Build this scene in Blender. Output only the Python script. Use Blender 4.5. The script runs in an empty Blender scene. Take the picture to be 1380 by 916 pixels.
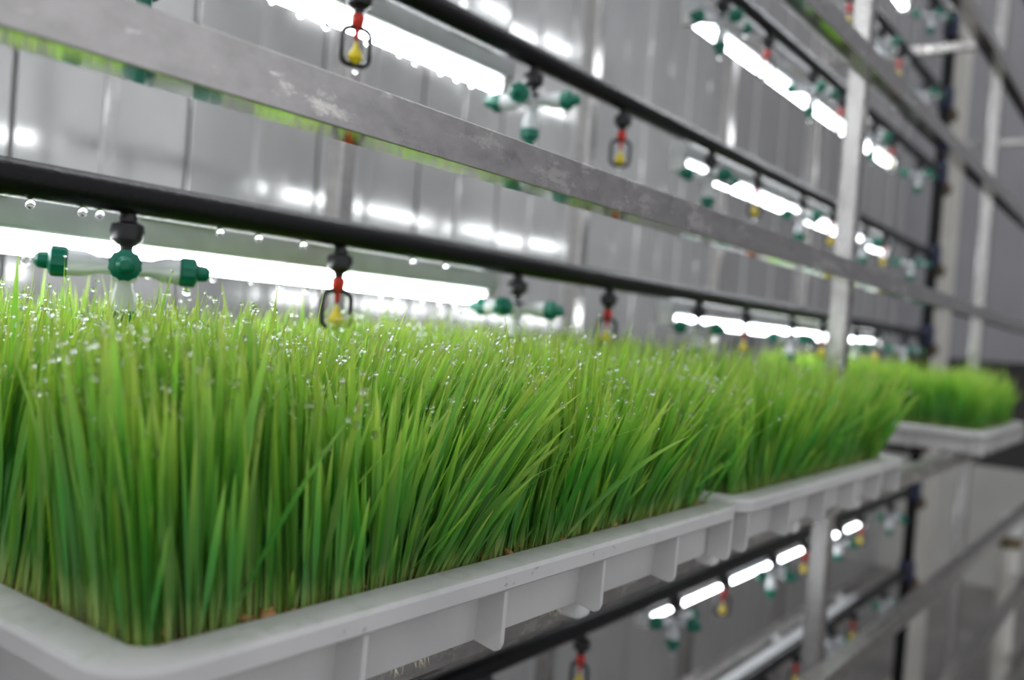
import bpy, bmesh, math, random
import numpy as np
from mathutils import Matrix, Vector

random.seed(7)
rng = np.random.default_rng(11)
scn = bpy.context.scene
C = scn.collection

# ------------------------------------------------------------------ camera
F_PX = 1225.0
yaw = math.atan2(904, 1225)
pitch = math.radians(-0.77)
roll = math.radians(4.4)
fw = Vector((math.cos(yaw) * math.cos(pitch), math.sin(yaw) * math.cos(pitch), math.sin(pitch)))
r0 = Vector((math.sin(yaw), -math.cos(yaw), 0))
u0 = r0.cross(fw)
CR = r0 * math.cos(roll) + u0 * math.sin(roll)
CU = u0 * math.cos(roll) - r0 * math.sin(roll)
cam_d = bpy.data.cameras.new('camera')
cam = bpy.data.objects.new('camera', cam_d)
C.objects.link(cam)
cam.matrix_world = Matrix(((CR.x, CU.x, -fw.x, 0), (CR.y, CU.y, -fw.y, 0), (CR.z, CU.z, -fw.z, 0), (0, 0, 0, 1)))
cam_d.sensor_fit = 'HORIZONTAL'
cam_d.sensor_width = 36
cam_d.lens = F_PX / 1380 * 36
cam_d.clip_start = 0.01
cam_d.dof.use_dof = True
cam_d.dof.focus_distance = 0.62
cam_d.dof.aperture_fstop = 3.7
scn.camera = cam

# ------------------------------------------------------------------ world, exposure
w = bpy.data.worlds.new('world')
scn.world = w
w.use_nodes = True
bg = w.node_tree.nodes['Background']
bg.inputs[0].default_value = (0.93, 0.95, 1.0, 1)
bg.inputs[1].default_value = 0.84
scn.view_settings.view_transform = 'Standard'
scn.view_settings.look = 'None'
scn.view_settings.gamma = 1
scn.view_settings.use_curve_mapping = False
scn.view_settings.exposure = 0.12
LED_STRENGTH = 13.0

# ------------------------------------------------------------------ materials
def new_mat(name):
    m = bpy.data.materials.new(name)
    m.use_nodes = True
    nt = m.node_tree
    b = nt.nodes['Principled BSDF']
    return m, nt, b

def N(nt, t, **kw):
    n = nt.nodes.new(t)
    for k, v in kw.items():
        setattr(n, k, v)
    return n

def L(nt, a, b):
    nt.links.new(a, b)

def ramp(nt, fac, stops):
    r = N(nt, 'ShaderNodeValToRGB')
    els = r.color_ramp.elements
    while len(els) < len(stops):
        els.new(0.5)
    for e, (p, c) in zip(els, stops):
        e.position = p
        e.color = (*c, 1) if len(c) == 3 else c
    L(nt, fac, r.inputs[0])
    return r

def noise(nt, scale, detail=3, vec=None, rough=0.5):
    n = N(nt, 'ShaderNodeTexNoise')
    n.inputs['Scale'].default_value = scale
    n.inputs['Detail'].default_value = detail
    n.inputs['Roughness'].default_value = rough
    if vec is not None:
        L(nt, vec, n.inputs['Vector'])
    return n

def geo_pos(nt, scale=(1, 1, 1)):
    g = N(nt, 'ShaderNodeNewGeometry')
    m = N(nt, 'ShaderNodeMapping')
    m.inputs['Scale'].default_value = scale
    L(nt, g.outputs['Position'], m.inputs['Vector'])
    return m.outputs[0]

def bump(nt, b, h, strength=0.2, dist=0.002):
    n = N(nt, 'ShaderNodeBump')
    n.inputs['Strength'].default_value = strength
    n.inputs['Distance'].default_value = dist
    L(nt, h, n.inputs['Height'])
    L(nt, n.outputs[0], b.inputs['Normal'])

def plain(name, col, rough=0.5, metal=0.0, var=0.08, scale=40, trans=0.0, ior=1.45, spec=0.5):
    m, nt, b = new_mat(name)
    n = noise(nt, scale, 3, geo_pos(nt))
    c0 = tuple(max(0, c * (1 - var)) for c in col)
    c1 = tuple(min(1, c * (1 + var)) for c in col)
    r = ramp(nt, n.outputs[0], [(0.3, c0), (0.7, c1)])
    L(nt, r.outputs[0], b.inputs['Base Color'])
    b.inputs['Roughness'].default_value = rough
    b.inputs['Metallic'].default_value = metal
    b.inputs['Transmission Weight'].default_value = trans
    b.inputs['IOR'].default_value = ior
    b.inputs['Specular IOR Level'].default_value = spec
    return m

M = {}

def mk_steel(name, col, rlo, rhi, streak, glints=False):
    m, nt, b = new_mat(name)
    b.inputs['Metallic'].default_value = 1.0
    v = geo_pos(nt, streak)
    n1 = noise(nt, 60, 4, v, 0.6)
    n2 = noise(nt, 55, 6, geo_pos(nt, (0.6, 1, 1)), 0.7)
    n3 = noise(nt, 420, 2, geo_pos(nt))
    r = ramp(nt, n2.outputs[0], [(0.3, tuple(c * 0.78 for c in col)), (0.55, col), (0.75, tuple(min(1, c * 1.12) for c in col))])
    L(nt, r.outputs[0], b.inputs['Base Color'])
    mr = N(nt, 'ShaderNodeMapRange')
    mr.inputs['From Min'].default_value = 0.3
    mr.inputs['From Max'].default_value = 0.7
    mr.inputs['To Min'].default_value = rlo
    mr.inputs['To Max'].default_value = rhi
    ad = N(nt, 'ShaderNodeMath', operation='ADD')
    ad.use_clamp = True
    mu = N(nt, 'ShaderNodeMath', operation='MULTIPLY')
    mu.inputs[1].default_value = 0.5
    L(nt, n1.outputs[0], ad.inputs[0])
    L(nt, n2.outputs[0], ad.inputs[1])
    L(nt, ad.outputs[0], mu.inputs[0])
    L(nt, mu.outputs[0], mr.inputs['Value'])
    L(nt, mr.outputs[0], b.inputs['Roughness'])
    if glints:  # sparkle of a water film, painted as paler patches into the steel colour
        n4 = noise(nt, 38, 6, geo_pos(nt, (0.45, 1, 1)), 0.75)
        glint_mask = ramp(nt, n4.outputs[0], [(0.55, (0, 0, 0)), (0.62, (1, 1, 1))])
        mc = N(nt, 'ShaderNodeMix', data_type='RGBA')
        L(nt, glint_mask.outputs[0], mc.inputs[0])
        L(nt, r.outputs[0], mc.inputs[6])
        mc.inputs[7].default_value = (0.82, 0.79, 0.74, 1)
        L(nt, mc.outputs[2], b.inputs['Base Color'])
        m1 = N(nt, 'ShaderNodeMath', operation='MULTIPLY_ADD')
        L(nt, glint_mask.outputs[0], m1.inputs[0])
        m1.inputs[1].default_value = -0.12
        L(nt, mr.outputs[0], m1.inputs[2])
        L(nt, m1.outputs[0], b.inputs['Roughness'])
    bump(nt, b, n3.outputs[0], 0.05, 0.0004)
    return m

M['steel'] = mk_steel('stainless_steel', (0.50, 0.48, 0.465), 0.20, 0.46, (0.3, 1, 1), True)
M['steel_bright'] = mk_steel('polished_stainless_steel', (0.56, 0.54, 0.53), 0.05, 0.10, (0.3, 1, 1))
M['steel_post'] = mk_steel('stainless_post', (0.50, 0.485, 0.47), 0.16, 0.38, (1, 1, 0.2))

# grey tray plastic with faint green algae film and stain rings
m, nt, b = new_mat('tray_plastic')
n1 = noise(nt, 9, 4, geo_pos(nt))
base = ramp(nt, n1.outputs[0], [(0.3, (0.54, 0.53, 0.52)), (0.7, (0.64, 0.63, 0.615))])
n2 = noise(nt, 55, 5, geo_pos(nt), 0.7)
al = ramp(nt, n2.outputs[0], [(0.48, (0, 0, 0)), (0.72, (1, 1, 1))])
g = N(nt, 'ShaderNodeNewGeometry')
sx = N(nt, 'ShaderNodeSeparateXYZ')
L(nt, g.outputs['Normal'], sx.inputs[0])
up = N(nt, 'ShaderNodeMath', operation='MULTIPLY')
up.use_clamp = True
L(nt, sx.outputs['Z'], up.inputs[0])
L(nt, al.outputs[0], up.inputs[1])
up2 = N(nt, 'ShaderNodeMath', operation='MULTIPLY')
up2.inputs[1].default_value = 0.6
L(nt, up.outputs[0], up2.inputs[0])
mx = N(nt, 'ShaderNodeMix', data_type='RGBA')
L(nt, up2.outputs[0], mx.inputs[0])
L(nt, base.outputs[0], mx.inputs[6])
mx.inputs[7].default_value = (0.30, 0.37, 0.25, 1)
vs = N(nt, 'ShaderNodeVectorMath', operation='DISTANCE')
L(nt, g.outputs['Position'], vs.inputs[0])
vs.inputs[1].default_value = (.437, .352, -.155)      # dried ring left by a seed cup on the rim
ring = ramp(nt, vs.outputs['Value'], [(0.0, (0, 0, 0)), (0.0062, (0, 0, 0)), (0.0072, (1, 1, 1)), (0.0082, (0, 0, 0))])
mx2 = N(nt, 'ShaderNodeMix', data_type='RGBA')
mf_ = N(nt, 'ShaderNodeMath', operation='MULTIPLY')
mf_.inputs[1].default_value = 0.6
L(nt, ring.outputs[0], mf_.inputs[0])
L(nt, mf_.outputs[0], mx2.inputs[0])
L(nt, mx.outputs[2], mx2.inputs[6])
mx2.inputs[7].default_value = (0.27, 0.26, 0.12, 1)
L(nt, mx2.outputs[2], b.inputs['Base Color'])
b.inputs['Roughness'].default_value = 0.36
n3 = noise(nt, 300, 2, geo_pos(nt))
bump(nt, b, n3.outputs[0], 0.1, 0.0005)
M['tray'] = m

# wet black pipe
m, nt, b = new_mat('wet_black_pipe')
b.inputs['Base Color'].default_value = (0.006, 0.006, 0.007, 1)
b.inputs['Roughness'].default_value = 0.10
b.inputs['Specular IOR Level'].default_value = 0.2
n1 = noise(nt, 190, 5, geo_pos(nt), 0.65)
bump(nt, b, n1.outputs[0], 0.45, 0.0016)
M['pipe'] = m
M['black'] = plain('black_plastic', (0.014, 0.014, 0.015), 0.3)
M['green'] = plain('green_plastic', (0.0, 0.155, 0.095), 0.3, var=0.12)
M['red'] = plain('red_plastic', (0.62, 0.03, 0.015), 0.35)
M['yellow'] = plain('yellow_plastic', (0.80, 0.62, 0.02), 0.4)
M['blue'] = plain('blue_plastic', (0.02, 0.026, 0.07), 0.4)
M['brown'] = plain('brown_fitting', (0.14, 0.10, 0.05), 0.45)
M['white_nozzle'] = plain('milky_nozzle_plastic', (0.80, 0.82, 0.84), 0.25, trans=0.12, var=0.04)
M['white'] = plain('white_plastic', (0.74, 0.74, 0.72), 0.4)
M['housing'] = plain('lamp_housing', (0.62, 0.63, 0.64), 0.4)
M['cream'] = plain('cream_clip', (0.72, 0.70, 0.58), 0.45)
M['column'] = plain('pale_column', (0.62, 0.60, 0.55), 0.5, scale=6)
M['dark'] = plain('dark_trim', (0.05, 0.047, 0.045), 0.5)
M['floor'] = plain('wet_floor', (0.20, 0.19, 0.18), 0.3, var=0.25, scale=4)
M['endwall'] = plain('grey_end_panel', (0.38, 0.375, 0.39), 0.45, var=0.06, scale=3)
M['endlow'] = plain('beige_grey_panel', (0.56, 0.55, 0.51), 0.5, var=0.06, scale=3)
M['root'] = plain('root_mat', (0.20, 0.15, 0.08), 0.8, var=0.5, scale=160)
M['root_hair'] = plain('root_hair', (0.80, 0.76, 0.55), 0.5)
M['grain'] = plain('wheat_grain', (0.38, 0.20, 0.07), 0.45, var=0.5, scale=90)

# glossy wall sheet
m, nt, b = new_mat('glossy_wall_sheet')
n1 = noise(nt, 3.0, 4, geo_pos(nt, (1, 1, 0.35)), 0.6)
r = ramp(nt, n1.outputs[0], [(0.3, (0.44, 0.435, 0.43)), (0.7, (0.56, 0.555, 0.55))])
L(nt, r.outputs[0], b.inputs['Base Color'])
b.inputs['Metallic'].default_value = 0.5
mr = N(nt, 'ShaderNodeMapRange')
n2 = noise(nt, 14, 4, geo_pos(nt, (1, 1, 0.3)), 0.6)
L(nt, n2.outputs[0], mr.inputs['Value'])
mr.inputs['From Min'].default_value = 0.3
mr.inputs['From Max'].default_value = 0.7
mr.inputs['To Min'].default_value = 0.07
mr.inputs['To Max'].default_value = 0.17
L(nt, mr.outputs[0], b.inputs['Roughness'])
M['wall'] = m

# water
m, nt, b = new_mat('water_droplet')
b.inputs['Base Color'].default_value = (1, 1, 1, 1)
b.inputs['Roughness'].default_value = 0.0
b.inputs['IOR'].default_value = 1.42
b.inputs['Transmission Weight'].default_value = 1.0
M['water'] = m

# lit tube
m, nt, b = new_mat('led_tube_light')
nt.nodes.remove(b)
e = N(nt, 'ShaderNodeEmission')
e.inputs[0].default_value = (0.93, 0.97, 1.0, 1)
e.inputs[1].default_value = LED_STRENGTH
L(nt, e.outputs[0], nt.nodes['Material Output'].inputs[0])
M['led'] = m

# grass blade: pale shoot base, green blade, lighter tip; thin and translucent
m, nt, b = new_mat('wheatgrass_blade')
ah = N(nt, 'ShaderNodeAttribute', attribute_name='h')
ar = N(nt, 'ShaderNodeAttribute', attribute_name='rnd')
colr = ramp(nt, ah.outputs['Fac'], [(0.0, (0.56, 0.58, 0.32)), (0.08, (0.34, 0.45, 0.14)), (0.22, (0.11, 0.26, 0.05)), (0.55, (0.14, 0.36, 0.05)), (0.85, (0.34, 0.55, 0.08)), (1.0, (0.50, 0.60, 0.16))])
hs = N(nt, 'ShaderNodeHueSaturation')
mr = N(nt, 'ShaderNodeMapRange')
L(nt, ar.outputs['Fac'], mr.inputs['Value'])
mr.inputs['To Min'].default_value = 0.490
mr.inputs['To Max'].default_value = 0.532
L(nt, mr.outputs[0], hs.inputs['Hue'])
mv = N(nt, 'ShaderNodeMapRange')
sh = N(nt, 'ShaderNodeMath', operation='FRACT')
mm = N(nt, 'ShaderNodeMath', operation='MULTIPLY')
mm.inputs[1].default_value = 7.31
L(nt, ar.outputs['Fac'], mm.inputs[0])
L(nt, mm.outputs[0], sh.inputs[0])
L(nt, sh.outputs[0], mv.inputs['Value'])
mv.inputs['To Min'].default_value = 0.9
mv.inputs['To Max'].default_value = 1.4
L(nt, mv.outputs[0], hs.inputs['Value'])
L(nt, colr.outputs[0], hs.inputs['Color'])
L(nt, hs.outputs[0], b.inputs['Base Color'])
b.inputs['Roughness'].default_value = 0.42
b.inputs['Specular IOR Level'].default_value = 0.35
tr = N(nt, 'ShaderNodeBsdfTranslucent')
tc = N(nt, 'ShaderNodeMix', data_type='RGBA', blend_type='MULTIPLY')
tc.inputs[0].default_value = 1.0
L(nt, hs.outputs[0], tc.inputs[6])
tc.inputs[7].default_value = (1.35, 1.25, 0.7, 1)
L(nt, tc.outputs[2], tr.inputs[0])
ms = N(nt, 'ShaderNodeMixShader')
ms.inputs[0].default_value = 0.42
L(nt, b.outputs[0], ms.inputs[1])
L(nt, tr.outputs[0], ms.inputs[2])
L(nt, ms.outputs[0], nt.nodes['Material Output'].inputs[0])
M['grass'] = m

# ------------------------------------------------------------------ helpers
def tag(o, label=None, cat=None, group=None, kind=None):
    if label: o['label'] = label
    if cat: o['category'] = cat
    if group: o['group'] = group
    if kind: o['kind'] = kind
    return o

def empty(name, loc=(0, 0, 0), rz=0.0):
    o = bpy.data.objects.new(name, None)
    o.empty_display_size = 0.02
    C.objects.link(o)
    o.location = loc
    o.rotation_euler = (0, 0, rz)
    return o

def link_mesh(name, me, mat=None, parent=None, loc=None, rz=None):
    o = bpy.data.objects.new(name, me)
    C.objects.link(o)
    if mat is not None and len(me.materials) == 0:
        me.materials.append(mat)
    if parent is not None:
        o.parent = parent
    if loc is not None:
        o.location = loc
    if rz is not None:
        o.rotation_euler = (0, 0, rz)
    return o

def bm_mesh(name, bm, mat, smooth=False, angle=None):
    me = bpy.data.meshes.new(name)
    bmesh.ops.recalc_face_normals(bm, faces=bm.faces[:])
    bm.to_mesh(me)
    bm.free()
    me.materials.append(mat)
    if smooth:
        for p in me.polygons:
            p.use_smooth = True
        if angle is not None:
            me.set_sharp_from_angle(angle=math.radians(angle))
    return me

def box_bm(x0, x1, y0, y1, z0, z1, bev=0.0, seg=2):
    bm = bmesh.new()
    bmesh.ops.create_cube(bm, size=1)
    for v in bm.verts:
        v.co = Vector((x0 + (v.co.x + .5) * (x1 - x0), y0 + (v.co.y + .5) * (y1 - y0), z0 + (v.co.z + .5) * (z1 - z0)))
    if bev > 0:
        bmesh.ops.bevel(bm, geom=bm.edges[:], offset=bev, segments=seg, affect='EDGES', profile=0.5)
    return bm

def box_mesh(name, x0, x1, y0, y1, z0, z1, mat, bev=0.0, seg=2):
    return bm_mesh(name, box_bm(x0, x1, y0, y1, z0, z1, bev, seg), mat, bev > 0, 20 if seg <= 2 else 40)

def lathe_bm(bm, prof, mtx=Matrix(), n=20, ribs=None):
    """prof: list of (r, h) along +Z; ribs: set of profile indices whose radius is fluted"""
    rings = []
    for i, (r, h) in enumerate(prof):
        ring = []
        for k in range(n):
            a = 2 * math.pi * k / n
            rr = r * (1.0 if not (ribs and i in ribs) else (1.0 if k % 2 else 0.93))
            ring.append(bm.verts.new(mtx @ Vector((rr * math.cos(a), rr * math.sin(a), h))))
        rings.append(ring)
    for a, b_ in zip(rings[:-1], rings[1:]):
        for k in range(n):
            bm.faces.new((a[k], a[(k + 1) % n], b_[(k + 1) % n], b_[k]))
    bm.faces.new(rings[0])
    bm.faces.new(rings[-1])
    return bm

def lathe_mesh(name, prof, mat, mtx=Matrix(), n=20, ribs=None):
    bm = bmesh.new()
    lathe_bm(bm, prof, mtx, n, ribs)
    return bm_mesh(name, bm, mat, True, 35)

def tube_x(name, x0, x1, r, mat, n=20):
    return lathe_mesh(name, [(r, x0), (r, x1)], mat, Matrix.Rotation(math.pi / 2, 4, 'Y') , n)

def copy_tree(o, parent=None):
    c = o.copy()
    C.objects.link(c)
    c.parent = parent
    for ch in list(o.children):
        copy_tree(ch, c)
    return c

# ------------------------------------------------------------------ setting
FLOOR = -1.35
WALL_Y = 1.5
END_X = 6.2
fl = link_mesh('floor', box_mesh('floor', -5, END_X + .1, -6, WALL_Y + .1, FLOOR - .05, FLOOR, M['floor']))
tag(fl, 'dark wet grey floor of the growing room', kind='structure')

wb = link_mesh('wall_back', box_mesh('wall_back', -1.6, END_X, WALL_Y + .012, WALL_Y + .1, FLOOR, 3.4, M['wall']))
tag(wb, 'glossy grey sheet wall behind the steel rack', kind='structure')
PITCH = 0.155
panel_me = box_mesh('wall_panel', -PITCH / 2 + .004, PITCH / 2 - .004, -.004, .004, FLOOR + .002, 3.398, M['wall'], 0.0015, 1)
rib_me = box_mesh('wall_rib', -.011, .011, -.009, .006, FLOOR + .002, 3.398, M['wall'], 0.004, 2)
npan = int((END_X + 1.5) / PITCH)
for i in range(npan):
    x = -1.5 + PITCH * (i + .5)
    tilt = math.radians(random.uniform(-1.4, 1.4))
    link_mesh('wall_panel', panel_me, None, wb, (x, WALL_Y, 0), tilt)
    if i % 2 == 0:
        link_mesh('wall_rib', rib_me, None, wb, (x + PITCH / 2, WALL_Y - .002, 0), 0)

we = link_mesh('wall_end', box_mesh('wall_end', END_X + .02, END_X + .1, -6, WALL_Y + .1, FLOOR, 3.4, M['dark']))
tag(we, 'grey panelled end wall beyond the rack', kind='structure')
for i in range(14):
    y0 = -6.15 + i * .55
    link_mesh('wall_panel', box_mesh('end_panel', END_X - .01, END_X + .02, y0 + .003, y0 + .547, .02, 3.4, M['endwall'], .003, 1), None, we)
    link_mesh('wall_panel', box_mesh('end_panel_low', END_X - .01, END_X + .02, y0 + .003, y0 + .547, FLOOR, -.62, M['endlow'], .003, 1), None, we)

# ------------------------------------------------------------------ rack: posts, rails, cross bars
POST = 0.032
def post(name, x, y, label, s=POST, z1=1.6):
    o = link_mesh(name, box_mesh(name, -s / 2, s / 2, -s / 2, s / 2, FLOOR, z1, M['steel_post'], .003, 2), None, None, (x, y, 0))
    tag(o, label, 'post', 'upright posts of the steel rack')
    return o

post('rack_post', 1.625, .489, 'square stainless steel rack post just past the second grass tray, behind the front rail')
post('rack_post', 2.99, .498, 'thin steel front post standing behind the last grass tray')
post('rack_post', .12, .489, 'square steel front post beside the first tray corner')
for x, t in ((.925, 'dull steel back post behind the red and yellow sprinklers'),
             (1.585, 'steel back post against the wall, opposite the front post beside the second tray'),
             (2.97, 'bright steel back post carrying the high cross bar'),
             (2.27, 'slim steel back post halfway between two wider rack bays')):
    post('rack_post', x, 1.02, t)

RAIL_H = .030
RAILS = {0: -.2255, 1: .1225, 2: .440, 3: .742, 4: 1.04, -1: -.508, -2: -.80, -3: -1.10}
RLAB = {0: 'stainless rail carrying the grass trays, shaded under their edge',
        1: 'scuffed stainless square rail running right above the grass, its underside mirroring green',
        2: 'stainless front rail second above the grass',
        3: 'stainless front rail third above the grass',
        4: 'topmost stainless front rail of the rack',
        -1: 'first dull steel rail below the rail that carries the trays',
        -2: 'second dull steel rail below the rail that carries the trays',
        -3: 'lowest steel front rail close to the floor'}
for k, z in RAILS.items():
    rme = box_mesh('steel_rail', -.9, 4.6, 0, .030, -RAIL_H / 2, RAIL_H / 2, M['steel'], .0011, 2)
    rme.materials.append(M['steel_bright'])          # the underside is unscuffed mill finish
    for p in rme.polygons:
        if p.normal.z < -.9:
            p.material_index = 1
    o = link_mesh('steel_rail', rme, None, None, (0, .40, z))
    tag(o, RLAB[k], 'rail', 'front rails of the rack')
# back rails
BR = {0: -.2255, -1: -.508, -2: -.80}
BL = {0: 'hidden back rail under the grass trays', -1: 'back rail on the shelf below the trays', -2: 'pale steel back rail low in the rack under the second pipe'}
for k, z in BR.items():
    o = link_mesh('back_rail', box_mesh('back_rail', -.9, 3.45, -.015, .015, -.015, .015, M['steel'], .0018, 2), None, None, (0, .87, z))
    tag(o, BL[k], 'rail', 'back rails of the rack')
# cross bars
def cross_bar(x, y0, y1, z, label, s=.026):
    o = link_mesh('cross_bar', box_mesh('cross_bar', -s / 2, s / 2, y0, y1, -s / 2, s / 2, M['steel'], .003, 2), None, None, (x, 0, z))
    tag(o, label, 'bar', 'cross bars of the rack')
cross_bar(2.99, .515, 1.003, .952, 'bright steel cross bar joining the thin front post to its back post')
cross_bar(3.93, -.6, .76, .857, 'bright steel cross bar fixed to the pale column past the rack end')
cross_bar(1.603, .50, 1.003, -1.0, 'low steel cross bar between the posts beside the second tray')

# white clips on rail 0 and the low back rail
clip_me = box_mesh('rail_clip', -.010, .010, -.024, 0, -.008, .010, M['white'], .006, 4)
for x, t in ((.640, 'white plastic clip on the tray rail under the middle of the first tray'),
             (.900, 'white plastic clip on the tray rail under the joint of two trays'),
             (1.148, 'white plastic clip on the tray rail under the middle of the second tray'),
             (1.42, 'white plastic clip on the tray rail under the second tray end')):
    o = link_mesh('rail_clip', clip_me, None, None, (x, .40, -.2245))
    tag(o, t, 'clip', 'white clips on the rails')
for x, t in ((2.47, 'white plastic clip on the low back rail beside the rack post'), (3.05, 'white plastic clip on the low back rail past the rack post')):
    o = link_mesh('rail_clip', clip_me, None, None, (x, .855, -.80))
    tag(o, t, 'clip', 'white clips on the rails')

# pale column, manifold, drain pipe
col = empty('pale_column', (4.0, .815, FLOOR))
tag(col, 'pale beige square column behind the black manifold pipe', 'column')
link_mesh('shaft', box_mesh('shaft', -.045, .045, -.045, .045, 0, 2.0 - FLOOR, M['column'], .006, 2), None, col)
link_mesh('base_plate', box_mesh('base_plate', -.08, .08, -.08, .08, 0, .012, M['column'], .003, 1), None, col)
dr = empty('drain_pipe', (3.98, .487, FLOOR))
tag(dr, 'white plastic drain pipe standing on the floor near the end wall', 'pipe')
link_mesh('pipe', lathe_mesh('drain', [(.036, 0), (.036, .66)], M['column']), None, dr)
link_mesh('socket', lathe_mesh('socket', [(.039, .655), (.041, .66), (.041, .692), (.036, .70)], M['brown']), None, dr)
link_mesh('cap', lathe_mesh('cap', [(.034, .70), (.040, .72), (.040, .76), (.026, .785), (.01, .79)], M['white']), None, dr)

mf = empty('manifold_pipe', (3.52, .75, FLOOR))
tag(mf, 'black upright manifold pipe feeding the sprinkler pipes at the rack end', 'pipe')
link_mesh('riser', lathe_mesh('riser', [(.02, 0), (.02, 2.6)], M['pipe']), None, mf)

# ------------------------------------------------------------------ sprinkler pipes, crosses, sprinklers, lamps
PIPE_Y = .75
PIPE_R = .0155
PZ = {0: .088, 1: .376, 2: .672, 3: .940, 4: 1.20, -1: -.268, -2: -.472, -3: -.765}
PLAB = {0: 'first pipe over the grass', 1: 'second pipe over the grass', 2: 'third pipe over the grass', 3: 'fourth pipe over the grass',
        4: 'fifth pipe over the grass', -1: 'first pipe under the trays', -2: 'second pipe under the trays', -3: 'third pipe under the trays'}
pipe_me = tube_x('irrigation_pipe', -.9, 3.5, PIPE_R, M['pipe'], 24)
for k, z in PZ.items():
    pr = empty('irrigation_pipe', (0, PIPE_Y, z))
    tag(pr, 'wet black irrigation pipe, the ' + PLAB[k], 'pipe', 'irrigation pipes along the rack')
    link_mesh('tube', pipe_me, None, pr)
    # joint to the manifold
    link_mesh('tee_joint', lathe_mesh('tee_joint', [(.026, -.035), (.028, -.03), (.028, .03), (.026, .035)], M['blue']), None, mf, (0, 0, z - FLOOR + .0))
    link_mesh('valve', lathe_mesh('valve', [(.016, -.02), (.026, -.012), (.026, .012), (.016, .02)], M['brown'], Matrix.Rotation(math.pi / 2, 4, 'Y')), None, mf, (.045, -.01, z - FLOOR - .05))
    if k == 0:      # drops hanging under the near pipe
        drop = lathe_mesh('water_drop', [(.0008, -.0075), (.0030, -.0062), (.0040, -.004), (.0034, -.0015), (.0015, .0005)], M['water'], n=12)
        for x in (.352, .395, .41, .53, .575, .632, .80, .86):
            link_mesh('water_drop', drop, None, pr, (x, -.003, -PIPE_R))

def ori(direction):
    return Vector((0, 0, 1)).rotation_difference(Vector(direction)).to_matrix().to_4x4()

VALVE = [(.006, -.014), (.0075, -.018), (.0075, -.021), (.0135, -.024), (.0145, -.030), (.0135, -.037), (.009, -.041), (.006, -.043)]
drop_me = lathe_mesh('hanging_drop', [(.0006, -.0082), (.0028, -.0066), (.0036, -.0042), (.0030, -.0018), (.0012, 0)], M['water'], n=12)

def make_cross():
    root = empty('misting_cross')
    link_mesh('valve', lathe_mesh('cross_valve', VALVE + [(.005, -.052)], M['black'], n=18), None, root)
    hub = bmesh.new()
    lathe_bm(hub, [(.009, -.074), (.0105, -.071), (.0105, -.053), (.009, -.050)], n=16)
    link_mesh('hub', bm_mesh('hub', hub, M['white_nozzle'], True, 35), None, root)
    link_mesh('hub_ring', lathe_mesh('hub_ring', [(.0115, -.0585), (.0125, -.057), (.0125, -.053), (.0115, -.0515)], M['black'], n=18), None, root)
    cz = -.061
    dirs = [((-1, 0, 0), .92), ((1, 0, 0), .92), ((0, -1, 0), .75), ((0, 0, -1), .78)]
    for d, s in dirs:
        mt = Matrix.Translation((0, 0, cz)) @ ori(d)
        a = link_mesh('nozzle_arm', lathe_mesh('nozzle_arm', [(.0075, .004), (.0075, .024 * s), (.0100, .031 * s), (.0112, .038 * s), (.0112, .052 * s)], M['white_nozzle'], mt, 16), None, root)
        c = link_mesh('nozzle_cap', lathe_mesh('nozzle_cap', [(.0115, .049 * s), (.0135, .051 * s), (.0135, .049 * s + .0125), (.0105, .049 * s + .0145), (.0075, .049 * s + .0155), (.0068, .049 * s + .023), (.004, .049 * s + .026), (.0022, .049 * s + .0262)], M['green'], mt, 24, {1, 2}), None, a)
    link_mesh('water_drop', drop_me, None, root, (0, 0, cz - .049 * .78 - .0255))
    link_mesh('water_drop', drop_me, None, root, (.052, 0, cz - .0135))
    tag(root, 'x', 'sprinkler', 'green capped misting crosses on the pipes')
    return root

def make_sprinkler():
    root = empty('micro_sprinkler')
    link_mesh('valve', lathe_mesh('sprinkler_valve', VALVE + [(.0045, -.050)], M['black'], n=18), None, root)
    link_mesh('nozzle', lathe_mesh('red_nozzle', [(.0068, -.048), (.0078, -.050), (.0074, -.058), (.0050, -.0615), (.0035, -.063), (.0028, -.073), (.0016, -.076)], M['red'], n=14), None, root)
    # bridge frame: a rounded loop
    pts = []
    W_, zt, zb, r = .0155, -.0625, -.103, .009
    for cx, cz2, a0 in ((W_ - r, zt - r, 90), (W_ - r, zb + r, 0), (-W_ + r, zb + r, -90), (-W_ + r, zt - r, -180)):
        for i in range(6):
            a = math.radians(a0 - i * 18)
            pts.append(Vector((cx + r * math.cos(a), 0, cz2 + r * math.sin(a))))
    bm = bmesh.new()
    n = len(pts)
    rings = []
    for i, p in enumerate(pts):
        t = (pts[(i + 1) % n] - pts[i - 1]).normalized()
        s = Vector((0, 1, 0))
        u = t.cross(s)
        rings.append([bm.verts.new(p + s * (.0038 * math.cos(q)) + u * (.0030 * math.sin(q))) for q in [math.pi * 2 * j / 8 for j in range(8)]])
    for i in range(n):
        a, b2 = rings[i], rings[(i + 1) % n]
        for j in range(8):
            bm.faces.new((a[j], a[(j + 1) % 8], b2[(j + 1) % 8], b2[j]))
    link_mesh('bridge', bm_mesh('bridge', bm, M['black'], True), None, root)
    link_mesh('spinner', lathe_mesh('spinner', [(.0022, -.078), (.0030, -.083), (.0075, -.091), (.0085, -.095), (.0060, -.099), (.0025, -.103)], M['yellow'], n=14), None, root)
    link_mesh('water_drop', drop_me, None, root, (.001, 0, -.1045))
    tag(root, 'x', 'sprinkler', 'red and yellow micro sprinklers on the pipes')
    return root

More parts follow.
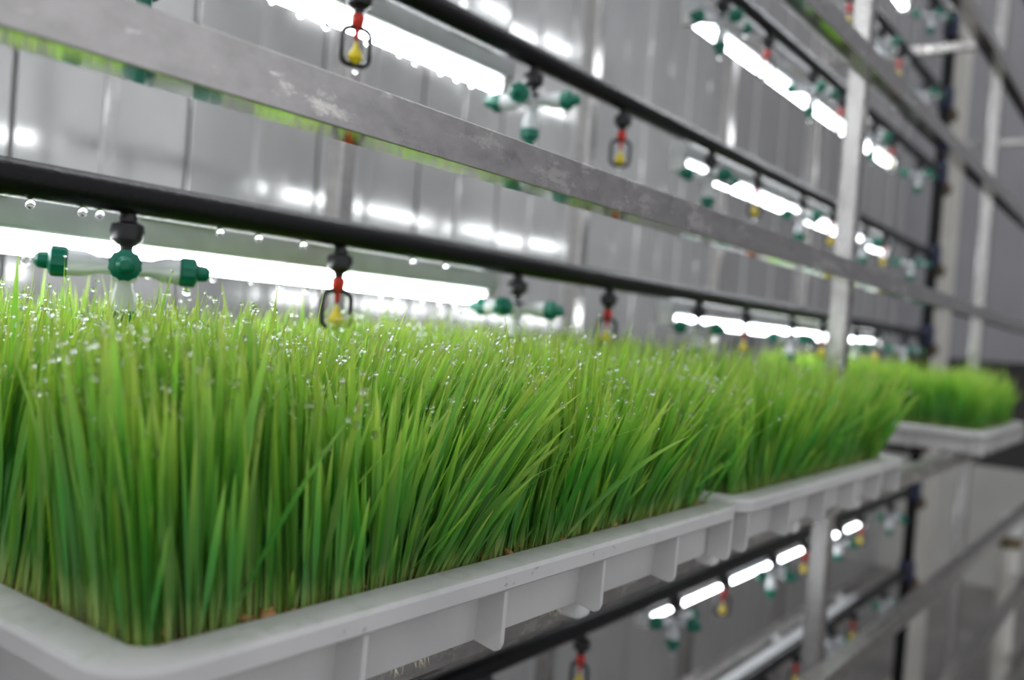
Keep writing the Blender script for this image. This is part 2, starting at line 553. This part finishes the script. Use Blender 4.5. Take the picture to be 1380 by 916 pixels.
ORD = ['first', 'second', 'third', 'fourth', 'fifth', 'sixth', 'seventh']
CX = [.438, 1.02, 1.61, 2.13, 2.66, 3.22]
SX = [.688, 1.27, 1.843, 2.36, 2.87]
proto_c, proto_s = make_cross(), make_sprinkler()
used_c = used_s = False
for k in (0, 1, 2, 3, 4, -2, -3):
    for i, x in enumerate(CX):
        if k == 0 and i == 0: dlt = 0
        elif k in (0, 1) and i == 1: dlt = 24
        else: dlt = random.uniform(-45, 45)
        ang = math.atan2(-PIPE_Y, -x) - math.radians(dlt)
        if not used_c: o, used_c = proto_c, True
        else: o = copy_tree(proto_c)
        o.location = (x, PIPE_Y, PZ[k])
        o.rotation_euler = (0, 0, ang + math.pi / 2)
        if k < 0 or i >= 2:
            o.rotation_euler = (0, 0, math.radians(random.uniform(-48, -12) if k >= 0 else random.uniform(-22, 20)))
        o['label'] = f'{ORD[i]} green-capped misting cross towards the black manifold, on the {PLAB[k]}'
    for i, x in enumerate(SX):
        if not used_s: o, used_s = proto_s, True
        else: o = copy_tree(proto_s)
        o.location = (x, PIPE_Y, PZ[k])
        o.rotation_euler = (0, 0, math.atan2(-PIPE_Y, -x) + math.pi / 2 + math.radians(random.uniform(-35, 35)))
        o['label'] = f'{ORD[i]} red and yellow sprinkler towards the black manifold, on the {PLAB[k]}'

# LED lamps: housing, tube, end caps, clips, hanging drops
LED_Y = .827
def make_lamp(x0, x1, drops):
    root = empty('led_lamp')
    xc = (x0 + x1) / 2
    ln = x1 - x0
    link_mesh('housing', box_mesh('housing', -ln / 2, ln / 2, -.019, .019, .014, .046, M['housing'], .005, 3), None, root)
    link_mesh('tube', tube_x('led_tube', -ln / 2 + .02, ln / 2 - .02, .0095, M['led'], 20), None, root, (0, 0, .003))
    for s in (-1, 1):
        link_mesh('end_cap', box_mesh('end_cap', -.011, .011, -.014, .014, -.011, .017, M['white'], .003, 2), None, root, (s * (ln / 2 - .011), 0, 0))
    nclip = 7
    clip = box_mesh('lamp_clip', -.045, .045, -.022, -.0195, .040, .0475, M['cream'], .0008, 1)
    for i in range(nclip):
        link_mesh('clip', clip, None, root, (-ln / 2 + ln * (i + .5) / nclip, 0, 0))
    if drops:
        for i in range(drops):
            s = random.uniform(.7, 1.35)
            d = link_mesh('water_drop', drop_me, None, root, (-ln / 2 + .05 + (ln - .1) * (i + random.uniform(.2, .8)) / drops, random.uniform(-.002, .002), -.0055))
            d.scale = (s, s, s)
    tag(root, 'x', 'lamp', 'white tube lamps behind the pipes')
    return root, xc

tube_off = plain('unlit_tube_glass', (0.78, 0.78, 0.78), 0.25)
la, xa = make_lamp(-.42, 1.055, 34)
lb, xb = make_lamp(1.62, 3.18, 0)
ua = ub = False
for k in (0, 1, 2, 3, 4, -2, -3):
    z = PZ[k] - {0: .051, 1: .032, -2: .088, -3: .088}.get(k, .040)
    if k == 0 or not ua: o, ua = la, True
    else: o = copy_tree(la)
    o.location = (xa, LED_Y, z)
    o['label'] = f'lit white tube lamp starting before the first sprinkler, behind the {PLAB[k]}'
    if not ub: o, ub = lb, True
    else: o = copy_tree(lb)
    o.location = (xb, LED_Y, z)
    o['label'] = f'lit white tube lamp ending near the black manifold, behind the {PLAB[k]}'
    if k == -3:         # the lowest lamps are switched off
        for lamp in [q for q in C.objects if q.name.startswith('led_lamp') and abs(q.location.z - z) < 1e-5]:
            lamp['label'] = lamp['label'].replace('lit white', 'unlit white')
            for ch in lamp.children:
                if ch.name.startswith('tube'):
                    ch.data = ch.data.copy()
                    ch.data.materials[0] = tube_off

# ------------------------------------------------------------------ trays
TL, TW = .660, .60
RIM_Z = -.155
def rrect(hx, hy, r, n=7):
    pts = []
    for cx, cy, a0 in ((hx - r, hy - r, 0), (-hx + r, hy - r, 90), (-hx + r, -hy + r, 180), (hx - r, -hy + r, 270)):
        for i in range(n):
            a = math.radians(a0 + 90 * i / (n - 1))
            pts.append((cx + r * math.cos(a), cy + r * math.sin(a)))
    return pts

def tray_body():
    # profile (inset from outer edge, z) swept round a rounded rectangle
    prof = [(.0015, -.014), (.0, -.0125), (.0, -.0035), (.0015, -.0008), (.0045, .0), (.0235, .0), (.0262, -.0012), (.0272, -.004), (.0305, -.0505),
            (.0335, -.0505), (.0335, -.0530), (.0262, -.0530), (.0255, -.050), (.0232, -.0165), (.0045, -.0140)]
    bm = bmesh.new()
    rings = []
    for ins, z in prof:
        r = max(.004, .030 - ins * .75)
        rings.append([bm.verts.new((x, y, z)) for x, y in rrect(TL / 2 - ins, TW / 2 - ins, r)])
    n = len(rings[0])
    m_ = len(rings)
    for i in range(m_):
        a, b2 = rings[i], rings[(i + 1) % m_]
        for j in range(n):
            bm.faces.new((a[j], a[(j + 1) % n], b2[(j + 1) % n], b2[j]))
    bm.faces.new([bm.verts.new(v.co + Vector((0, 0, .0008))) for v in rings[9]])
    return bm_mesh('tray_body', bm, M['tray'], True, 24)

def fin_mesh():
    # thin upright fin under the rim, bottom end slanted and rounded; -Y is outward
    bm = bmesh.new()
    # y: 0 at the outer rim edge, growing inwards
    outl = [(.0255, -.0160), (.0030, -.0150), (.0035, -.0500), (.0055, -.0545), (.0090, -.0562), (.0275, -.0530)]
    a = [bm.verts.new((-.0019, y, z)) for y, z in outl]
    c = [bm.verts.new((.0019, y, z)) for y, z in outl]
    bm.faces.new(a)
    bm.faces.new(c[::-1])
    for i in range(len(outl)):
        j = (i + 1) % len(outl)
        bm.faces.new((a[i], c[i], c[j], a[j]))
    bmesh.ops.bevel(bm, geom=bm.edges[:], offset=.0006, segments=1, affect='EDGES')
    return bm_mesh('fin', bm, M['tray'], False)

tray_me, fin_me = tray_body(), fin_mesh()
def make_tray(x0, y0, label, rz=0.0):
    root = empty('seed_tray', (x0 + TL / 2, y0 + TW / 2, RIM_Z), rz)
    tag(root, label, 'tray', 'grey plastic seed trays on the rail')
    link_mesh('body', tray_me, None, root)
    for fx in (.022, .146, .272, .397, .522, .640):
        link_mesh('rib', fin_me, None, root, (-TL / 2 + fx, -TW / 2, 0), 0)
        link_mesh('rib', fin_me, None, root, (-TL / 2 + fx, TW / 2, 0), math.pi)
    for fy in (.03, .165, .30, .435, .57):
        link_mesh('rib', fin_me, None, root, (-TL / 2, -TW / 2 + fy, 0), -math.pi / 2)
        link_mesh('rib', fin_me, None, root, (TL / 2, -TW / 2 + fy, 0), math.pi / 2)
    return root

TRAYS = [(.206, .338), (.872, .340), (2.300, .346)]
t1 = make_tray(*TRAYS[0], 'grey plastic ribbed tray with a full rounded corner, holding the droplet-covered wheatgrass')
make_tray(*TRAYS[1], 'grey plastic ribbed tray butted against the first tray, beside the steel rack post')
make_tray(*TRAYS[2], 'pale grey tray standing apart beyond a gap at the far end of the rail')

bmd = bmesh.new()
bmesh.ops.create_icosphere(bmd, subdivisions=2, radius=.0011)
rim_drop = bm_mesh('rim_drop', bmd, M['water'], True)
for q in range(26):
    dx_ = random.choice((.49, .60, .66, .70, .76, .34)) + random.gauss(0, .02)
    o = link_mesh('water_drop', rim_drop, None, t1, (dx_ - t1.location.x, -TW / 2 - .0002, random.uniform(-.0115, -.004)))
    sc_ = random.uniform(.4, 1.0)
    o.scale = (sc_ * 1.2, sc_ * .6, sc_)

# ------------------------------------------------------------------ wheatgrass
def smooth_field(n=24, seed=0):
    r = np.random.default_rng(seed)
    return r.normal(size=(n, n))

def sample(field, u, v):
    n = field.shape[0] - 1
    x = np.clip(u * n, 0, n - 1e-6)
    y = np.clip(v * n, 0, n - 1e-6)
    i, j = x.astype(int), y.astype(int)
    a, b_ = x - i, y - j
    a, b_ = a * a * (3 - 2 * a), b_ * b_ * (3 - 2 * b_)
    return (field[i, j] * (1 - a) * (1 - b_) + field[i + 1, j] * a * (1 - b_) + field[i, j + 1] * (1 - a) * b_ + field[i + 1, j + 1] * a * b_)

BED_Z = RIM_Z - .010
def blade_params(x0, y0, n_base, n_edge, seed):
    r = np.random.default_rng(seed)
    xi0, xi1, yi0, yi1 = x0 + .029, x0 + TL - .029, y0 + .0305, y0 + TW - .03
    x = r.uniform(xi0, xi1, n_base)
    y = r.uniform(yi0, yi1, n_base)
    # denser rows towards the open edges
    xe = r.uniform(xi0, xi1, n_edge)
    ye = yi0 + np.abs(r.normal(0, .05, n_edge))
    k = n_edge // 3
    xe[:k] = xi0 + np.abs(r.normal(0, .05, k))
    ye[:k] = r.uniform(yi0, yi1, k)
    x = np.concatenate([x, xe])
    y = np.concatenate([y, ye])
    ok = (x < xi1) & (y < yi1)
    x, y = x[ok], y[ok]
    n = len(x)
    u, v = (x - x0) / TL, (y - y0) / TW
    f1, f2, f3 = smooth_field(9, seed + 1), smooth_field(9, seed + 2), smooth_field(14, seed + 3)
    lx = .10 + .18 * sample(f1, u, v) + r.normal(0, .085, n)
    ly = -.02 + .15 * sample(f2, u, v) + r.normal(0, .085, n)
    edge_y = np.exp(-(y - yi0) / .03)
    edge_x = np.exp(-(x - xi0) / .03)
    ly -= .10 * edge_y
    lx -= .07 * edge_x
    lx -= .05 * np.exp(-(xi1 - x) / .03)
    Lh = np.clip(r.normal(.124, .015, n) + .008 * sample(f3, u, v) + .012 * (1 - edge_y) - .006 * edge_y + .015 * np.clip((y - y0 - .22) / .2, 0, 1), .06, .172)
    short = r.random(n) < .28
    Lh[short] *= r.uniform(.4, .85, short.sum())
    stray = r.random(n) < .035
    lx[stray] += r.uniform(.15, .55, stray.sum())
    ly[stray] += r.normal(0, .2, stray.sum())
    tall_ = r.random(n) < .05
    Lh[tall_] *= 1.13
    wd = np.clip(r.normal(.0052, .0010, n), .0028, .0076)
    wd[short] *= .8
    thin = (r.random(n) < .4) & (y < yi0 + .06)
    wd[thin] *= .62
    Lh[thin] *= r.uniform(.45, .95, thin.sum())
    near = x < x0 + .16
    lx[near] = np.maximum(lx[near], -.05) * .8
    face = r.uniform(0, 2 * np.pi, n)
    curve = r.normal(.5, .5, n)
    twist = r.normal(0, .5, n)
    rnd = r.random(n)
    return dict(x=x, y=y, lx=lx, ly=ly, L=Lh, w=wd, face=face, curve=curve, twist=twist, rnd=rnd)

def blade_verts(P, nseg, relative=False):
    """returns verts (n, nseg*3+1, 3), t per ring, faces template"""
    n = len(P['x'])
    ts = np.linspace(0, 1, nseg + 1)
    V = np.zeros((n, nseg * 3 + 1, 3))
    H = np.zeros((n, nseg * 3 + 1))
    bx = np.zeros(n) if relative else P['x']
    by = np.zeros(n) if relative else P['y']
    bz = 0.0 if relative else BED_Z
    mag = np.sqrt(P['lx'] ** 2 + P['ly'] ** 2)
    for i, t in enumerate(ts):
        s = (1 - .45 * np.clip(P['curve'], -.4, 1.6)) * t + .6 * np.clip(P['curve'], -.4, 1.6) * t * t
        cx = bx + P['L'] * P['lx'] * s
        cy = by + P['L'] * P['ly'] * s
        cz = bz + P['L'] * t * (1 - .45 * mag ** 2 * t)
        if i == nseg:
            V[:, -1, 0], V[:, -1, 1], V[:, -1, 2] = cx, cy, cz
            H[:, -1] = 1
            break
        wt = .5 * P['w'] * min(1.0, .26 + 1.6 * t) * (1 - max(0, (t - .45) / .55) ** 2.2 * .93)
        a = P['face'] + P['twist'] * t
        dx, dy = np.cos(a), np.sin(a)
        fold = .32 * wt
        for j, sgn in enumerate((-1, 0, 1)):
            V[:, i * 3 + j, 0] = cx + dx * wt * sgn - dy * (fold if sgn == 0 else 0)
            V[:, i * 3 + j, 1] = cy + dy * wt * sgn + dx * (fold if sgn == 0 else 0)
            V[:, i * 3 + j, 2] = cz
            H[:, i * 3 + j] = t
    faces = []
    for i in range(nseg - 1):
        a = i * 3
        faces += [(a, a + 1, a + 4, a + 3), (a + 1, a + 2, a + 5, a + 4)]
    a = (nseg - 1) * 3
    tip = nseg * 3
    tris = [(a, a + 1, tip), (a + 1, a + 2, tip)]
    return V, H, faces, tris

def blades_mesh(name, P, nseg):
    V, H, quads, tris = blade_verts(P, nseg)
    n, m_ = V.shape[0], V.shape[1]
    nf = len(quads) + len(tris)
    tmpl_idx = np.array([i for f in quads for i in f] + [i for f in tris for i in f])
    sizes = np.array([4] * len(quads) + [3] * len(tris))
    loops = (tmpl_idx[None, :] + (np.arange(n) * m_)[:, None]).ravel()
    tot = np.tile(sizes, n)
    start = np.concatenate([[0], np.cumsum(tot)[:-1]])
    me = bpy.data.meshes.new(name)
    me.vertices.add(n * m_)
    me.vertices.foreach_set('co', V.reshape(-1))
    me.loops.add(len(loops))
    me.loops.foreach_set('vertex_index', loops.astype(np.int32))
    me.polygons.add(n * nf)
    me.polygons.foreach_set('loop_start', start.astype(np.int32))
    me.polygons.foreach_set('use_smooth', np.ones(n * nf, dtype=bool))
    me.update(calc_edges=True)
    a = me.attributes.new('h', 'FLOAT', 'POINT')
    a.data.foreach_set('value', H.reshape(-1))
    a = me.attributes.new('rnd', 'FLOAT', 'POINT')
    a.data.foreach_set('value', np.repeat(P['rnd'], m_))
    me.materials.append(M['grass'])
    return me

def sub(P, idx):
    return {k: v[idx] for k, v in P.items()}

# droplet template: small icosphere
bmi = bmesh.new()
bmesh.ops.create_icosphere(bmi, subdivisions=2, radius=1.0)
ICO_V = np.array([v.co[:] for v in bmi.verts])
ICO_F = np.array([[v.index for v in f.verts] for f in bmi.faces])
bmi.free()

def droplets_mesh(name, pts, rad):
    n, m_ = len(pts), len(ICO_V)
    sc = np.stack([rad, rad, rad * 1.12], 1)
    V = pts[:, None, :] + ICO_V[None] * sc[:, None, :]
    F = (ICO_F[None] + (np.arange(n) * m_)[:, None, None]).reshape(-1)
    nf = n * len(ICO_F)
    me = bpy.data.meshes.new(name)
    me.vertices.add(n * m_)
    me.vertices.foreach_set('co', V.reshape(-1))
    me.loops.add(len(F))
    me.loops.foreach_set('vertex_index', F.astype(np.int32))
    me.polygons.add(nf)
    me.polygons.foreach_set('loop_start', (np.arange(nf) * 3).astype(np.int32))
    me.polygons.foreach_set('use_smooth', np.ones(nf, dtype=bool))
    me.update(calc_edges=True)
    me.materials.append(M['water'])
    return me

def blade_points(P, t, side):
    """point on the blade surface at parameter t"""
    c = np.clip(P['curve'], -.4, 1.6)
    s = (1 - .45 * c) * t + .6 * c * t * t
    mag2 = P['lx'] ** 2 + P['ly'] ** 2
    wt = .5 * P['w'] * np.minimum(1, .26 + 1.6 * t) * (1 - np.maximum(0, (t - .45) / .55) ** 2.2 * .93)
    a = P['face'] + P['twist'] * t
    x = P['x'] + P['L'] * P['lx'] * s + np.cos(a) * wt * side
    y = P['y'] + P['L'] * P['ly'] * s + np.sin(a) * wt * side
    z = BED_Z + P['L'] * t * (1 - .45 * mag2 * t)
    return np.stack([x, y, z], 1)

GLAB = ['dense droplet-covered wheatgrass growing in the tray with the full rounded corner',
        'dense wheatgrass growing in the tray butted against the first one',
        'dark green wheatgrass growing in the far tray beyond the gap']
COUNTS = [(8800, 4200, 7, 14000), (5600, 1900, 5, 2500), (4200, 1000, 4, 0)]
mats = []
for ti, ((x0, y0), (nb, ne, nseg, nd)) in enumerate(zip(TRAYS, COUNTS)):
    root = empty('wheatgrass_mat', (x0 + TL / 2, y0 + TW / 2, RIM_Z - .049))
    tag(root, GLAB[ti], 'grass', 'mats of wheatgrass in the trays')
    bpy.context.view_layer.update()
    inv = root.matrix_world.inverted()
    def put(name, me, loc=(0, 0, 0)):
        o = link_mesh(name, me, None, root)
        o.location = Vector(loc) - root.location
        return o
    # root mat block with a lumpy top
    bm = bmesh.new()
    nx, ny = 60, 54
    g0 = [[bm.verts.new((x0 + .0305 + (TL - .061) * i / nx, y0 + .0305 + (TW - .061) * j / ny, BED_Z - .003 + random.uniform(-.003, .003))) for j in range(ny + 1)] for i in range(nx + 1)]
    for i in range(nx):
        for j in range(ny):
            bm.faces.new((g0[i][j], g0[i + 1][j], g0[i + 1][j + 1], g0[i][j + 1]))
    ret = bmesh.ops.extrude_face_region(bm, geom=bm.faces[:])
    for e_ in ret['geom']:
        if isinstance(e_, bmesh.types.BMVert):
            e_.co.z = RIM_Z - .047
    put('root_mat', bm_mesh('root_mat', bm, M['root']))
    P = blade_params(x0, y0, nb, ne, 100 + ti * 10)
    n = len(P['x'])
    if ti == 0:
        dist = np.sqrt(P['x'] ** 2 + P['y'] ** 2)
        front = ((P['y'] < y0 + .055) | (P['x'] < x0 + .05)) & (P['L'] > .10)
        az = np.degrees(np.arctan2(P['y'], P['x']))
        inview = (az < 66) & (az > 22)
        score = np.where(front & inview, P['w'] * P['L'] / dist ** 2 * (1 + 2 * np.exp(-(P['y'] - y0 - .026) / .012)), 0)
        top = np.argsort(-score)[:300]
        rest = np.setdiff1d(np.arange(n), top)
        V, H, quads, tris = blade_verts(sub(P, top), 9, True)
        for q, bi in enumerate(top):
            me = bpy.data.meshes.new('grass_blade')
            me.from_pydata(V[q].tolist(), [], quads + tris)
            a = me.attributes.new('h', 'FLOAT', 'POINT')
            a.data.foreach_set('value', H[q])
            a = me.attributes.new('rnd', 'FLOAT', 'POINT')
            a.data.foreach_set('value', np.full(len(H[q]), P['rnd'][bi]))
            me.polygons.foreach_set('use_smooth', np.ones(len(me.polygons), dtype=bool))
            me.materials.append(M['grass'])
            put('grass_blade', me, (P['x'][bi], P['y'][bi], BED_Z))
        st = put('grass_blades', blades_mesh('grass_blades', sub(P, rest), nseg))
    else:
        st = put('grass_blades', blades_mesh('grass_blades', P, nseg))
    tag(st, kind='stuff')
    if nd:
        r = np.random.default_rng(5 + ti)
        tall = np.where((P['L'] > .105) & (P['y'] < y0 + .43))[0]
        idx = r.choice(tall, nd)
        t = np.clip(1 - np.abs(r.normal(0, .2, nd)), .2, .998)
        pts = blade_points(sub(P, idx), t, r.choice([-1, 1], nd) * r.uniform(.3, 1, nd))
        rad = np.clip(r.lognormal(math.log(.00105), .36, nd), .0005, .0024)
        d = put('water_droplets', droplets_mesh('water_droplets', pts, rad))
        tag(d, 'tiny clear water droplets clinging to the blades', kind='stuff')
    # sprouted grains along the open edges
    if ti < 2:
        bmg = bmesh.new()
        bmesh.ops.create_icosphere(bmg, subdivisions=2, radius=1)
        for v in bmg.verts:
            cr = .25 if (abs(v.co.y) < .3 and v.co.z > 0) else 0
            v.co = Vector((v.co.x * .0040, v.co.y * .0022, v.co.z * .0021 * (1 - cr)))
        gme = bm_mesh('grain', bmg, M['grain'], True)
        for q in range(150 if ti == 0 else 30):
            if q % 4 == 3:
                gx, gy = x0 + .033 + abs(random.gauss(0, .012)), y0 + random.uniform(.03, .35)
            else:
                gx, gy = x0 + random.uniform(.033, TL - .035), y0 + .031 + abs(random.gauss(0, .012))
            o = put('grain', gme, (gx, gy, BED_Z + random.uniform(-.001, .008)))
            o.rotation_euler = (random.uniform(-.5, .5), random.uniform(-.5, .5), random.uniform(0, 6.28))
            s = random.uniform(.9, 1.5)
            o.scale = (s, s, s)
    # root hairs poking out below the tray wall
    if ti == 0:
        for hx in (.405, .425, .50, .575):
            bm = bmesh.new()
            for q in range(9):
                bx_, by_ = random.uniform(-.006, .006), random.uniform(-.002, .002)
                tx, ty, ln = random.uniform(-.003, .003), random.uniform(-.004, .0), random.uniform(.003, .007)
                a = bm.verts.new((bx_ - .0003, by_, 0)); b2 = bm.verts.new((bx_ + .0003, by_, 0)); c = bm.verts.new((bx_ + tx, by_ + ty, -ln)); d2 = bm.verts.new((bx_, by_ + .0004, 0))
                bm.faces.new((a, b2, c)); bm.faces.new((b2, d2, c)); bm.faces.new((d2, a, c))
            put('root_tuft', bm_mesh('root_tuft', bm, M['root_hair']), (hx, y0 + .0275, RIM_Z - .0532))
